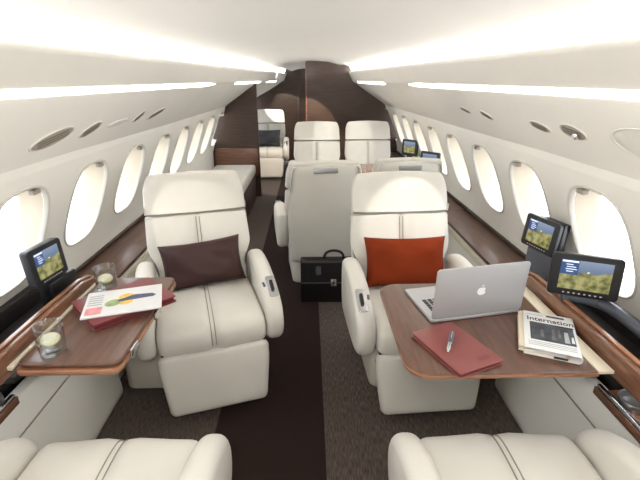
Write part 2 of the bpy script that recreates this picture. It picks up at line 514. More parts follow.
def hull_outline(y, top=None):
    pr = over_prof(y); t = (y-1.18)/4.82; zc = 1.745-.035*min(t, 1.3)-.018*max(0, y-6)
    cx = pr[0][0]
    up = [(wall_x(z, y), z) for z in (0, .3, .6, .7, .8, .95, 1.08, 1.15)]
    up += [(x, z) for x, z in pr[::-1]]
    up += [(cx*.9, 1.655), (cx*.75, zc-.045), (cx*.5, zc-.015), (cx*.25, zc-.003)]
    return up, zc
def bulkhead(y, th, xa, xb, name, m, grow=.04):
    up, zc = hull_outline(y)
    full = [(x+grow, z+grow*.3) for x, z in up]+[(0, zc+.004)]+[(-x-grow, z+grow*.3) for x, z in up[::-1]]
    # clip polygon to xa..xb
    def clip(poly, X, keep_gt):
        out = []
        for i in range(len(poly)):
            a, b = poly[i], poly[(i+1) % len(poly)]
            ia = (a[0] >= X) == keep_gt or a[0] == X; ib = (b[0] >= X) == keep_gt or b[0] == X
            if ia: out.append(a)
            if ia != ib:
                s = (X-a[0])/(b[0]-a[0]); out.append((X, a[1]+(b[1]-a[1])*s))
        return out
    if xa is not None: full = clip(full, xa, True)
    if xb is not None: full = clip(full, xb, False)
    bm = bmesh.new()
    A = [bm.verts.new((x, y, z)) for x, z in full]; B = [bm.verts.new((x, y+th, z)) for x, z in full]
    bm.faces.new(A); bm.faces.new(B[::-1])
    for i in range(len(A)): bm.faces.new((A[i], A[(i+1) % len(A)], B[(i+1) % len(A)], B[i]))
    return struct(obj(name, bm, m, smooth=False))
b1 = bulkhead(6.0, .045, -.02, None, 'trim_4', walnut_dark); b1['label'] = 'tall dark walnut bulkhead panel behind the rear pair of seats'
b2 = bulkhead(5.6, .045, None, -.64, 'trim_5', walnut_dark); b2['label'] = 'dark walnut half partition at the left wall'
bulkhead(8.2, .04, None, None, 'wall_rear', walnut_dark)
bulkhead(Y0, .04, None, None, 'wall_front', panel_cream)
# polished door stile on the rear wall and edge trim on the bulkhead
struct(obj('trim_6', bx(-.19, -.15, 8.17, 8.2, 0, 1.62, .006), walnut_dark))
struct(obj('trim_7', bx(-.033, -.02, 5.992, 6.05, 0, 1.70, .003), walnut_rail))

# windows
wi = 1
for sx in (-1, 1):
    for yc in WIN_S[sx]:
        bm = bmesh.new(); n = 40
        rings = []
        for s, d in ((1.035, -.001), (1.03, -.006), (1.0, -.007), (.98, -.002), (.972, .014)):
            rings.append([bm.verts.new((sx*(wall_x(z, y)+d), y, z)) for y, z in win_ring(yc, s)])
        for A, B in zip(rings, rings[1:]):
            for i in range(n): bm.faces.new((A[i], A[(i+1) % n], B[(i+1) % n], B[i]))
        w = struct(obj('window_%d' % wi, bm, leather, angle=60))
        bm = bmesh.new(); rings = []
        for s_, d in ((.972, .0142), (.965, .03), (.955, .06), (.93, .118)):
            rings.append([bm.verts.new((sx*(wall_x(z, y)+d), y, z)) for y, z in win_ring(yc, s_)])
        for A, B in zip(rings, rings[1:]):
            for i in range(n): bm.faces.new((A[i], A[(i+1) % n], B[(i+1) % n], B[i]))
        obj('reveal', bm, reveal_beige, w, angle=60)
        bm = bmesh.new()
        A = [bm.verts.new((sx*(wall_x(z, y)+.105), y, z)) for y, z in win_ring(yc, .955)]
        B = [bm.verts.new((sx*(wall_x(z, y)+.109), y, z)) for y, z in win_ring(yc, .955)]
        bm.faces.new(A); bm.faces.new(B[::-1])
        for i in range(n): bm.faces.new((A[i], A[(i+1) % n], B[(i+1) % n], B[i]))
        obj('pane', bm, pane_glass, w, smooth=False)
        x = wall_x(1.09, yc)
        bm = bx(-.022, .022, -.012, .012, -.012, .008, .003)
        hd = obj('shade_handle', bm, vent_taupe, w, loc=(sx*(x+.012), yc+.085, 1.088), rot=(0, 0, PI/2))
        wi += 1

# ------------------------------------------------------------------ side ledges
def ledge(sx, word):
    f = lambda x: sx*x
    def B(name, m, x0, x1, y0, y1, z0, z1, bev, parent=None):
        a, b = sorted((sx*x0, sx*x1)); return obj(name, bx(a, b, y0, y1, z0, z1, bev), m, parent)
    # low padded side panel beside the front table
    t = bpy.data.objects.new('trim_%d' % (9 if sx < 0 else 10), None); COL.objects.link(t); t.location = (sx*1.0, 1.0, 0)
    t['kind'] = 'structure'; t['label'] = 'low curved ivory side panel under the %s front table' % word
    def addto(o):
        o.parent = t; o.location = (-sx*1.0, -1.0, 0); return o
    pr = spline([(.955, .004), (.958, .12), (.968, .3), (.972, .40), (.985, .475), (1.0, .49), (1.03, .49), (1.05, .40), (1.05, .15), (1.03, .004)], 4)
    addto(obj('panel', sweep(pr, -1.4, 1.79, .015, lambda p, q, a: (sx*p, a, q)), panel_cream))
    bm = bmesh.new(); tube(bm, [(sx*.9665, y, .385) for y in (-1.3, 0, 1.2, 1.775)], .003, 6)
    addto(obj('seam', bm, seam_grey))
    # rear wood ledge with panelled front
    t = thing('side_ledge', 'long walnut ledge with ivory front running aft along the %s wall' % word, 'ledge', (sx*1.0, 3.5, 0))
    def addto2(o):
        o.parent = t; o.location = (-sx*1.0, -3.5, 0); return o
    ye = 3.14 if sx > 0 else 3.85
    addto2(B('ledge_top', ledge_wood, .995, 1.232, 1.86, ye, .518, .54, .004))
    addto2(B('front_panel', panel_cream, 1.01, 1.05, 1.87, ye, .004, .517, .006))
    addto2(B('edge_trim', strip_cream, .998, 1.0095, 1.87, ye, .46, .49, .003))
    addto2(B('backing', walnut_dark, 1.215, 1.232, 1.86, ye, .541, .56, .003))
    if sx > 0:
        addto2(B('rear_top', ledge_wood, 1.06, 1.232, 3.1405, 5.95, .518, .54, .004))
        addto2(B('rear_panel', panel_cream, 1.075, 1.10, 3.1405, 5.95, .004, .517, .006))
        addto2(B('rear_backing', walnut_dark, 1.215, 1.232, 3.1405, 5.95, .541, .56, .003))
    # front raised rail, recess for the monitor arm
    t = thing('table_housing', 'raised walnut housing rail with black recess behind the %s front table' % word, 'table housing', (sx*1.0, 1.4, .5))
    def addto3(o):
        o.parent = t; o.location = (-sx*1.0, -1.4, -.5); return o
    yb = 1.78
    bm = bmesh.new()
    sidepr = [(1.18, .585), (1.165, .64), (.5, .64), (.5, .71), (.52, .722), (1.4, .722), (1.60, .718), (1.69, .70), (1.745, .665), (yb, .62), (yb, .585)]
    addto3(obj('rail', sweep(sidepr, .925, .962, .006, lambda p, q, a: (sx*a, p, q)), walnut_rail))
    addto3(obj('rail_lip', sweep([(y, z+.001) for y, z in sidepr[4:-2]]+[(y, z+.008) for y, z in sidepr[4:-2]][::-1], .944, .960, .002, lambda p, q, a: (sx*a, p, q)), walnut_edge))
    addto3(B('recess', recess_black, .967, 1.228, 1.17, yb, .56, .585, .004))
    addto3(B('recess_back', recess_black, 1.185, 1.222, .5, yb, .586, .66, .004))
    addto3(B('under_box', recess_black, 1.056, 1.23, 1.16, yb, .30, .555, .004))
    # cup holder tray in the near ledge
    t = thing('cup_holder_tray', 'walnut tray with round steel cup holder at the near end of the %s ledge' % word, 'tray', (sx*1.05, 1.0, .5))
    def addto4(o):
        o.parent = t; o.location = (-sx*1.05, -1.0, -.5); return o
    addto4(B('tray_base', walnut_rail, .99, 1.23, .5, 1.15, .492, .51, .004))
    addto4(B('lip', chrome, .972, .988, .5, 1.16, .50, .53, .005))
    addto4(B('lip_face', walnut_rail, .966, .9715, .5, 1.16, .491, .52, .002))
    cy = 1.075 if sx > 0 else 1.12
    cup = lathe([(.001, .004), (.036, .004), (.038, .026), (.045, .027), (.047, .02), (.047, .0)], 28, c=(sx*1.04, cy, .511))
    addto4(obj('cup_holder', cup, steel))
ledge(-1, 'left'); ledge(1, 'right')

# ------------------------------------------------------------------ seats
def seat_hw(z):       # half width of the back cushions at height z
    if z < .50: return .235
    if z < .64: return .235+.045*(.5-.5*math.cos(PI*(z-.50)/.14))
    if z < .92: return .28-.012*(z-.64)/.28
    d = min(1, (z-.92)/.105); return .268-.05*(1-math.sqrt(max(0, 1-d*d)))-.012*d
def shell_hw(z):
    if z < .3: return .245
    if z < .6: return .245+.02*(z-.3)/.3
    if z < .90: return .265-.025*(z-.6)/.3
    d = min(1, (z-.90)/.11); return .24-.055*(1-math.sqrt(max(0, 1-d*d)))
def make_seat(label, group='leather cabin seats'):
    t = thing('cabin_seat', label, 'seat', group=group)
    # pedestal
    obj('base', slab(.46, .46, .0055, .25, .05, .012, 0, .02), leather_dim, t)
    obj('swivel_frame', slab(.40, .42, .251, .308, .06, .012, 0, -.02), grey_plastic, t)
    # cushion
    pr = [(-.392, .345), (-.40, .385), (-.388, .432), (-.34, .463), (-.22, .470), (-.05, .458), (.08, .445), (.145, .432), (.155, .38), (.14, .325), (0, .315), (-.3, .318), (-.37, .325)]
    cp = spline(pr, 5)
    cushion = obj('seat_cushion', sweep(cp, -.245, .245, .035, lambda p, q, a: (a, p, q), crown=.006,
                  mid=[(-.15, 0), (-.05, -.004), (-.018, 0), (-.012, .004), (0, .005), (.012, .004), (.018, 0), (.05, -.004), (.15, 0)]), leather, t)
    bm = bmesh.new()
    top = [p for p in cp if p[1] > .36 and p[0] < .12]
    top = sorted(top, key=lambda p: p[0] if p[1] > .43 else -.5+p[1]*.1)
    for s in (-.009, .009): tube(bm, [(s, p[0], p[1]-.0035) for p in top], .0022, 5)
    obj('seam', bm, seam_grey, cushion)
    # leg rest
    lp = spline([(-.398, .333), (-.412, .31), (-.432, .2), (-.452, .07), (-.435, .042), (-.40, .045), (-.37, .1), (-.33, .28), (-.34, .315), (-.365, .335)], 4)
    obj('leg_rest', sweep([(p[0], p[1]-.0) for p in lp], -.25, .25, .03, lambda p, q, a: (a*(.90+.10*min(1, max(0, (q-.05)/.2))), p, q), crown=.004), leather, t)
    obj('gap_shade', bx(-.235, .235, -.375, -.33, .327, .345, .003), recess_black, t)  # dark strip painting shade into the gap above the leg rest
    # back
    bp = spline([(.13, .44), (.155, .52), (.19, .62), (.222, .72), (.243, .785), (.256, .80), (.30, .80), (.315, .78), (.29, .65), (.24, .50), (.20, .42), (.16, .415)], 5)
    back = obj('backrest', sweep(bp, -1, 1, .03, lambda p, q, a: (a*seat_hw(q), p, q), crown=.012,
                 mid=[(-.7, 0), (-.3, 0), (-.07, 0), (-.045, .004), (0, .006), (.045, .004), (.07, 0), (.3, 0), (.7, 0)]), leather, t)
    bm = bmesh.new()
    for s in (-.009, .009): tube(bm, [(s, y-.001, z) for y, z in ((.155, .52), (.19, .62), (.222, .72), (.243, .785))], .0022, 5)
    obj('seam', bm, seam_grey, back)
    hp = spline([(.238, .812), (.252, .84), (.272, .90), (.292, .96), (.312, 1.005), (.335, 1.02), (.358, 1.0), (.352, .93), (.335, .86), (.315, .812), (.27, .806)], 5)
    head = obj('headrest', sweep(hp, -1, 1, .028, lambda p, q, a: (a*seat_hw(q), p, q), crown=.012, mid=[(-.6, 0), (0, 0), (.6, 0)]), leather, t)
    bm = bmesh.new()
    tube(bm, [(x*.266, .246+.016*abs(x)**4, .806) for x in [i/10-1 for i in range(21)]], .0045, 6)
    obj('piping', bm, seam_grey, head)
    # rear shell
    sp = spline([(.20, .235), (.235, .40), (.285, .60), (.335, .80), (.365, .93), (.375, .985), (.392, 1.0), (.408, .985), (.405, .90), (.385, .75), (.345, .52), (.315, .36), (.295, .22), (.26, .19), (.215, .20)], 5)
    sh = obj('back_shell', sweep(sp, -1, 1, .022, lambda p, q, a: (a*shell_hw(q), p, q), crown=.02, mid=[(-.8, 0), (-.4, 0), (0, 0), (.4, 0), (.8, 0)]), leather, t)
    obj('grab_handle', slab(.17, .038, 0, .012, .008, .004), steel, sh, loc=(0, .4035, .955), rot=(R(-83), 0, 0))
    # armrests
    ap = spline([(.16, .585), (.06, .60), (-.08, .592), (-.22, .56), (-.33, .505), (-.375, .44), (-.375, .36), (-.33, .30), (-.2, .275), (0, .27), (.14, .285), (.19, .40), (.195, .54)], 5)
    for s in (-1, 1):
        a = obj('armrest', sweep(ap, s*.292-.044, s*.292+.044, .036, lambda p, q, x: (x, p, q), steps=5), leather, t)
        if s == 1 or True:
            cpn = obj('control_panel', slab(.046, .13, 0, .006, .012, .002), chrome, a, loc=(s*.302, -.255, .5445), rot=(R(24), 0, 0))
            obj('lever', slab(.016, .065, .0062, .016, .005, .003), black_plastic, a, loc=(s*.302, -.255, .5445), rot=(R(24), 0, 0))
            obj('button', slab(.012, .03, 0, .005, .004, .001), grey_plastic, a, loc=(s*.268, -.235, .549), rot=(R(20), R(-s*22), 0))
    return t

def seat_at(o, x, y, deg, label):
    o.location = (x, y, 0); o.rotation_euler = (0, 0, R(deg)); o['label'] = label
    return o
proto = make_seat('x')
def base_of(o): return [c for c in o.children if c.name.startswith('base')][0]
s1 = seat_at(proto, -.550, 2.04, 16.7, 'cream leather seat holding the brown satin pillow, beside the left table')
s2 = seat_at(copy_tree(proto), .522, 2.0, 3.5, 'cream leather seat holding the orange pillow, behind the right table')
s3 = seat_at(copy_tree(proto), .068, 3.27, 187, 'cream leather seat turned away, with the black briefcase behind its back')
s4 = seat_at(copy_tree(proto), .71, 3.36, 180, 'cream leather seat turned away, half hidden behind the seat with the orange pillow')
s5 = seat_at(copy_tree(proto), .10, 4.93, 0, 'cream leather seat before the tall bulkhead, on the aisle side of the rear pair')
s6 = seat_at(copy_tree(proto), .715, 4.97, 0, 'cream leather seat before the tall bulkhead, on the window side of the rear pair')
s7 = seat_at(copy_tree(proto), -.655, 7.05, 2, 'farthest cream leather seat, beyond the wood partition, with a grey pillow')
s8 = seat_at(copy_tree(proto), -.585, .665, 180, 'cream leather seat at the bottom left edge, only cushion and armrests in view')
s9 = seat_at(copy_tree(proto), .575, .655, 180, 'cream leather seat at the bottom right edge, only cushion and armrests in view')
def drop_arm(o, sign):       # the rear pairs share one armrest
    for c in list(o.children):
        if c.name.startswith('armrest') and (sum(v.co.x for v in c.data.vertices) > 0) == (sign > 0):
            for g in list(c.children): bpy.data.objects.remove(g)
            bpy.data.objects.remove(c)
drop_arm(s4, 1); drop_arm(s6, -1)
s3.scale = (1, 1, .955); s4.scale = (.95, 1, .955)
def drop_panel(o, sign):     # no control panel on these arms
    for c in list(o.children):
        if c.name.startswith('armrest') and (sum(v.co.x for v in c.data.vertices) > 0) == (sign > 0):
            for g in list(c.children): bpy.data.objects.remove(g)
for o, sg in ((s1, -1), (s2, 1), (s8, 1), (s8, -1), (s9, 1), (s9, -1)): drop_panel(o, sg)
b = base_of(s1); b.rotation_euler = (0, 0, R(-16.7)); b.location = (-.17, .02, 0)

# ------------------------------------------------------------------ pillows
def pillow(name, w, h, th, m, label, loc, rot):
    bm = bmesh.new(); n = 22; vt = {}
    for sgn in (1, -1):
        for i in range(n+1):
            for j in range(n+1):
                u, v = 2*i/n-1, 2*j/n-1
                edge = i in (0, n) or j in (0, n)
                if edge and sgn == -1: vt[sgn, i, j] = vt[1, i, j]; continue
                pin = 1-.09*(1-u*u)*abs(v)**3; pin2 = 1-.07*(1-v*v)*abs(u)**3
                x = u*w/2*pin2; z = v*h/2*pin
                d = th/2*((1-u**4)*(1-v**4))**.45
                wr = .006*math.sin(5*u+3*v)*(1-u*u)*(1-v*v)+.004*math.sin(9*u*v+2*v+1)*(1-u*u)*(1-v*v)
                vt[sgn, i, j] = bm.verts.new((x, -sgn*d+wr, z))
    for sgn in (1, -1):
        for i in range(n):
            for j in range(n):
                f = [vt[sgn, i, j], vt[sgn, i+1, j], vt[sgn, i+1, j+1], vt[sgn, i, j+1]]
                bm.faces.new(f if sgn == 1 else f[::-1])
    o = obj(name, bm, m, loc=loc, rot=rot, angle=80)
    return tag(o, label, 'pillow')
def on_seat(seat, lx, ly, lz): return seat.matrix_basis @ Vector((lx, ly, lz))
def seat_pillow(seat, w, h, th, m, label, ly, lz, tilt, roll=0, lx=0):
    M = Matrix.Translation(Vector(seat.location)) @ Matrix.Rotation(seat.rotation_euler.z, 4, 'Z')
    p = M @ Vector((lx, ly, lz))
    o = pillow('pillow', w, h, th, m, label, p, (0, 0, 0))
    o.rotation_mode = 'XYZ'
    Q = Matrix.Rotation(seat.rotation_euler.z, 4, 'Z') @ Matrix.Rotation(R(tilt), 4, 'X') @ Matrix.Rotation(R(roll), 4, 'Y')
    o.rotation_euler = Q.to_euler()
    return o
seat_pillow(s1, .43, .25, .12, brown_satin, 'dark brown satin pillow on the left seat', .095, .565, -24, -3)
seat_pillow(s2, .45, .27, .12, orange_cloth, 'rust orange pillow on the right seat behind the laptop', .10, .575, -24, 1)
seat_pillow(s7, .40, .28, .12, grey_cloth, 'grey patterned pillow on the farthest seat beyond the partition', .10, .58, -24, 0)

# ------------------------------------------------------------------ tables
# left table: folded in two leaves
t = thing('folding_table', 'narrow folded walnut table with drinks, at the left wall', 'table', (-.755, 1.38, .66))
def leaf(x0, x1, y0, y1, z0, z1, rad): return slab(x1-x0, y1-y0, z0, z1, rad, .006, (x0+x1)/2, (y0+y1)/2)
obj('top_leaf', leaf(-.15, .165, -.27, .34, .004, .02, .03), walnut, t)
obj('lower_leaf', leaf(-.155, .168, -.283, .345, -.016, .0025, .03), walnut_edge, t)
obj('inlay', bx(-.188, -.157, -.278, .34, .004, .0165, .0015), strip_cream, t)
for y in (-.17, .06):
    obj('hinge', bx(.1685, .176, y-.03, y+.03, -.012, .016, .002), chrome, t)
obj('support', bx(-.18, -.02, -.1, .2, -.05, -.0175, .006), recess_black, t)
# right table: unfolded
t = thing('folding_table', 'wide unfolded walnut table with the laptop, at the right wall', 'table', (.575, 1.33, .66))
pr = [(x, y) for x, y in rrect(.57, .60, .075, 8, 0, 0) if x < .2]+[(.285, -.30), (.285, .30)]
obj('tabletop', sweep([(max(-.285, x), y) for x, y in pr], .0, .02, .007, lambda p, q, a: (p, q, a), steps=3), walnut, t)
obj('edge_band', sweep([(x*1.006, y*1.006) for x, y in pr], .003, .0145, .002, lambda p, q, a: (p, q, a), steps=2), walnut_edge, t)
obj('inlay', bx(.2875, .336, -.297, .42, .008, .0185, .0015), strip_cream, t)
obj('support', bx(.05, .33, -.12, .2, -.05, -.002, .006), recess_black, t)
# conference table between the facing seats
t = thing('folding_table', 'light brown walnut table between the two rear facing pairs of seats', 'table', (.62, 4.06, .66))
obj('tabletop', slab(.66, .56, 0, .02, .06, .006), table_orange, t)
obj('support', slab(.12, .3, -.654, -.001, .03, .01), panel_cream, t)

# ------------------------------------------------------------------ bench and its painted reflection on the left, aft
struct(obj('trim_8', bx(-1.2, -.66, 5.575, 5.597, .30, .655, .004), reflection_walnut))  # lighter slab that paints the bench's reflection onto the partition
t = thing('bench', 'cream cushioned bench before the half partition at the left wall', 'bench', (-.9, 4.75, 0))
obj('body', bx(-.30, .20, -.8, .8, .006, .33, .006), walnut_dark, t)
obj('cushion', slab(.52, 1.62, .331, .45, .03, .03, -.05), leather, t)

# ------------------------------------------------------------------ things on the left table
ZT = .681
def tumbler(x, y, label):
    t = thing('tumbler', label, 'glass', (x, y, ZT), group='tumblers on the left table')
    obj('glass', lathe([(0, .0), (.036, .0), (.039, .004), (.042, .098), (.0412, .1), (.040, .098), (.0375, .014), (0, .012)], 32), tumbler_glass, t)
    obj('water', lathe([(0, .0125), (.0372, .0145), (.0388, .05), (0, .05)], 32), water_m, t)
    sl = lathe([(0, .0), (.026, .0), (.028, .003), (.026, .006), (0, .006)], 24)
    s = obj('lemon_slice', sl, lemon, t, loc=(.003, -.006, .047), rot=(R(18), R(8), 0))
    obj('peel', lathe([(.0262, -.0003), (.0285, .003), (.0262, .0063)], 24), lemon_peel, s)
    return t
tumbler(-.822, 1.175, 'glass tumbler with lemon at the near corner of the left table')
tumbler(-.842, 1.612, 'glass tumbler with lemon beyond the magazine on the left table')

def book(name, w, h, th, m_cover, m_in, label, cat, loc, rz):
    t = thing(name, label, cat, loc, (0, 0, rz))
    obj('back_cover', slab(w, h, 0, th*.22, .008, .0012), m_cover, t)
    obj('pages', slab(w-.012, h-.012, th*.22+.0002, th*.78, .004, .001, -.002, 0), m_in, t)
    obj('front_cover', slab(w, h, th*.78+.0002, th, .008, .0012), m_cover, t)
    return t
fold = book('leather_folder', .305, .24, .026, burgundy, burgundy_d, 'burgundy leather folder under the magazine on the left table', 'folder', (-.715, 1.474, ZT), R(44))
# magazine
bm = bmesh.new()
mw, mh = .27, .20
slab(mw, mh, 0, .006, .003, .001, bm=bm)
z = .0064
patch(bm, [(-.125, -.085, z), (-.07, -.085, z), (-.07, -.03, z), (-.125, -.03, z)], 1)
for k in range(5): patch(bm, [(-.125, -.015+k*.018, z), (-.075, -.015+k*.018, z), (-.075, -.007+k*.018, z), (-.125, -.007+k*.018, z)], 5)
patch(bm, ell(-.035, -.012, .032, .026, z, .5), 4)
patch(bm, ell(.005, .030, .026, .022, z+.0001, .4), 3)
patch(bm, ell(.010, -.020, .024, .018, z+.0002, .4), 3)
patch(bm, ell(-.008, .000, .030, .013, z+.0003, .2), 4)
patch(bm, [(-.02, -.010, z+.0004), (.105, -.002, z+.0004), (.115, .010, z+.0004), (.10, .026, z+.0004), (.035, .034, z+.0004), (-.02, .006, z+.0004)], 2)
o = obj('magazine', bm, [paper, p_red, p_blue, p_yel, p_grn, text_grey], smooth=False, loc=(-.705, 1.452, ZT+.0266), rot=(0, 0, R(17)))
tag(o, 'white magazine with a colourful picture lying on the burgundy folder', 'magazine')

# ------------------------------------------------------------------ things on the right table
hx0, hy0, hx1, hy1 = .432, 1.306, .782, 1.374
ang = math.atan2(hy1-hy0, hx1-hx0)
t = thing('laptop', 'open silver laptop on the right table, lid towards the viewer', 'laptop', ((hx0+hx1)/2, (hy0+hy1)/2, ZT), (0, 0, ang))
LW = .358
obj('base', slab(LW, .245, .001, .014, .012, .003, 0, .124), alu, t)
kb = bmesh.new()
for r in range(6):
    for c in range(14):
        x = -.142+c*.0218; y = .045+r*.0185
        box(kb, x-.008, x+.008, y-.0075, y+.0075, .0142, .0152)
kbo = obj('keyboard', kb, alu_dark, t, smooth=False)
obj('trackpad', slab(.105, .07, .0141, .0146, .004, .0002, 0, .203), steel, t)
lid = obj('lid', slab(LW, .198, 0, .008, .012, .0025, 0, .099), alu, t, loc=(0, .008, .0155), rot=(R(90+3), 0, 0))
obj('screen', slab(LW-.03, .175, -.0005, -.0001, .004, .0001, 0, .1), black_plastic, lid)
# emblem on the lid back: bitten apple with a leaf
def apple_shape():
    pts = []
    for k in range(64):
        a = 2*PI*k/64; x = math.cos(a); y = math.sin(a)
        r = 1.0+.10*abs(math.sin(a))**2*0
        px = 1.02*x*(1.0-.10*max(0, -y)**2); py = y*(.95)
        if y > .55: py -= .20*math.exp(-(x/.22)**2)
        if y < -.6: py += .10*math.exp(-(x/.22)**2)
        # the bite on the +x side
        d = math.hypot(px-1.20, py-.10)
        if d < .50:
            vx, vy = px-1.20, py-.10; s = .50/max(d, 1e-4); px, py = 1.20+vx*s, .10+vy*s
            if px > 1.2: px = 1.2-.5
        pts.append((px, py))
    return pts
s = .017
def flat(bm, pts, cx, cy, z): patch(bm, [(cx+x*s, cy+y*s, z) for x, y in pts], 0)
bm = bmesh.new()
ap2 = apple_shape()
flat(bm, ap2, 0, .098, .0082)
lf = [((.02+.16*math.sin(u*PI)+.34*u), 1.02+.46*u-.0*u) for u in [i/8 for i in range(9)]]+[((.36-.36*u-.18*math.sin(u*PI)*.9), 1.48-.46*u) for u in [i/8 for i in range(1, 8)]]
flat(bm, lf, 0, .098, .0082)
bmesh.ops.triangulate(bm, faces=bm.faces[:])
ex = bmesh.ops.extrude_face_region(bm, geom=bm.faces[:])
bmesh.ops.translate(bm, vec=(0, 0, .0005), verts=[v for v in ex['geom'] if isinstance(v, bmesh.types.BMVert)])
obj('emblem', bm, white_glow, lid, smooth=False)

nb = book('notebook', .17, .243, .015, burgundy_l, burgundy_d, 'dusty red leather notebook with a pen on it, on the right table', 'notebook', (.466, 1.152, ZT), R(22.6))
obj('label_plate', slab(.045, .018, .0151, .0158, .003, .0003, .035, -.085), burgundy, nb)
# pen
bm = bmesh.new()
L = .118
o = thing('pen', 'silver pen lying on the red notebook', 'pen', (.45, 1.158, ZT+.0152+.008), (0, 0, math.atan2(-.11, -.05)))
bm = bmesh.new(); tube(bm, [(-L/2, 0, 0), (-L/2+.004, 0, 0), (0.008, 0, 0)], [.005, .0078, .0078], 14); obj('cap', bm, slate, o)
bm = bmesh.new(); tube(bm, [(.0085, 0, 0), (.04, 0, 0), (L/2-.012, 0, 0), (L/2, 0, 0)], [.0074, .0074, .0065, .002], 14); obj('barrel', bm, chrome, o)
obj('clip', bx(-.055, -.015, -.002, .002, .0082, .0098, .0005), chrome, o)

# newspaper: folded sheets
NW, NH = .158, .245
t = thing('newspaper', 'folded newspaper beside the laptop on the right table', 'newspaper', (.80, 1.205, ZT), (0, 0, R(-24)))
def sheet(w, h, z0, z1, sk=0.0, cx=0, cy=0):
    # folded sheet: U-shaped section, fold on the right
    pts = []
    n = 10
    for k in range(n+1):
        a = -PI/2+PI*k/n; pts.append((w/2+(z1-z0)/2*math.cos(a)*.7-.004, (z0+z1)/2+(z1-z0)/2*math.sin(a)))
    th = .0022
    inn = [(x-th*.8, (z-(z0+z1)/2)*(1-2*th/(z1-z0))+(z0+z1)/2) for x, z in pts]
    prof = [(-w/2, z0)]+pts+[(-w/2+sk, z1), (-w/2+sk, z1-th)]+inn[::-1]+[(-w/2, z0+th)]
    return sweep(prof, -h/2, h/2, .0002, lambda p, q, a: (p+cx, a+cy, q), steps=1)
outer = obj('outer_sheet', sheet(NW, NH, .001, .026), paper, t, angle=50)
obj('inner_sheet', sheet(NW-.012, NH-.014, .004, .0225, 0, -.022, .0), paper_w, t, angle=50)
obj('insert_sheet', sheet(NW-.03, NH-.006, .0072, .0195, 0, -.024, .008), paper, t, angle=50)
bm = bmesh.new(); z = .0262
patch(bm, [(-.060, -.066, z), (.072, -.066, z), (.072, .050, z), (-.060, .050, z)], 1)
patch(bm, [(-.005, .098, z), (.052, .098, z), (.052, .111, z), (-.005, .111, z)], 1)
patch(bm, [(-.068, .100, z), (-.015, .100, z), (-.015, .104, z), (-.068, .104, z)], 2)
patch(bm, [(.02, .040, z+.0003), (.074, .040, z+.0003), (.074, .0475, z+.0003), (.02, .0475, z+.0003)], 3)
for k in range(3): patch(bm, [(-.068, -.080-.010*k, z), (.07, -.080-.010*k, z), (.07, -.076-.010*k, z), (-.068, -.076-.010*k, z)], 2)
for k in range(1): patch(bm, [(.005, -.1226, .004), (.045, -.1226, .004), (.045, -.1226, .012), (.005, -.1226, .012)], 3)
for x0, x1, y0, y1, mi in ((.040, .056, -.055, .012, 2), (.060, .070, -.05, -.012, 0), (.004, .016, -.05, .016, 4), (-.030, -.018, -.045, .004, 4), (.022, .032, -.03, .02, 4)):
    patch(bm, [(x0, y0, z+.0002), (x1, y0, z+.0002), (x1-.002, y1, z+.0002), (x0+.003, y1, z+.0002)], mi)
obj('front_page', bm, [paper, photo_dark, text_grey, ink, photo_mid], t, smooth=False)
text_obj('headline', 'Internation', .038, ink, t, Matrix.Translation((.005, .072, z)) @ Matrix.Scale(.86, 4, (1, 0, 0)))

# ------------------------------------------------------------------ monitors
def monitor(label, loc, rz, tilt, w=.235, h=.158, d=.022, case=black_plastic, arm=None, near=True):
    t = thing('monitor', label, 'monitor', loc, (0, 0, rz))
    pr = rrect(w, h, .014, 5)
    c = obj('casing', sweep(pr, -d/2, d/2, .004, lambda p, q, a: (p, a, q), steps=3), case, t, rot=(R(tilt), 0, 0))
    bm = bmesh.new(); patch(bm, [(-w*.36, 0, -h*.33), (w*.36, 0, -h*.33), (w*.36, 0, h*.37), (-w*.36, 0, h*.37)], 0)
    sc = obj('screen', bm, screen_m, c, smooth=False, loc=(0, -d/2-.0006, 0))
    if near:
        bm = bmesh.new(); y = -d/2-.0012
        patch(bm, [(-w*.36, y, h*.02), (-w*.11, y, h*.02), (-w*.11, y, h*.37), (-w*.36, y, h*.37)], 0)
        y -= .0004
        patch(bm, [(-w*.35, y, h*.31), (-w*.12, y, h*.31), (-w*.12, y, h*.355), (-w*.35, y, h*.355)], 1)
        for k in range(4):
            q = h*(.25-.055*k); x = -w*(.29-.012*(k % 2)); patch(bm, [(x, y, q), (x+w*(.10+.03*(k % 3)), y, q), (x+w*(.10+.03*(k % 3)), y, q+h*.02), (x, y, q+h*.02)], 1)
        patch(bm, [(w*.02, y, h*.10), (w*.045, y, h*.10), (w*.045, y, h*.13), (w*.02, y, h*.13)], 1)
        obj('screen_text', bm, [txt_panel, txt_white], c, smooth=False)
        for k in range(8):
            x = -w*.26+k*w*.075
            obj('button', bx(x-.0032, x+.0032, -d/2-.0016, -d/2-.0002, -h*.43, -h*.405), vent_pale, c, smooth=False)
    return t, c
# front right: swung out on its arm, facing the camera
t, c = monitor('tablet-like black monitor swung out on its arm above the right table', (.995, 1.375, .828), R(-23), -6, w=.228)
obj('hinge_block', bx(-.06, .06, -.012, .025, -.105, -.078, .006), grey_plastic, t)
bm = bmesh.new()
tube(bm, spline_open([(.0, .02, -.095), (.05, .0, -.10), (.09, -.06, -.105), (.105, -.16, -.115), (.11, -.27, -.125)], 5), .021, 12)
tube(bm, [(.11, -.25, -.115), (.11, -.25, -.16), (.11, -.25, -.235)], [.026, .028, .028], 14)
obj('arm', bm, grey_plastic, t, rot=(0, 0, R(23)))
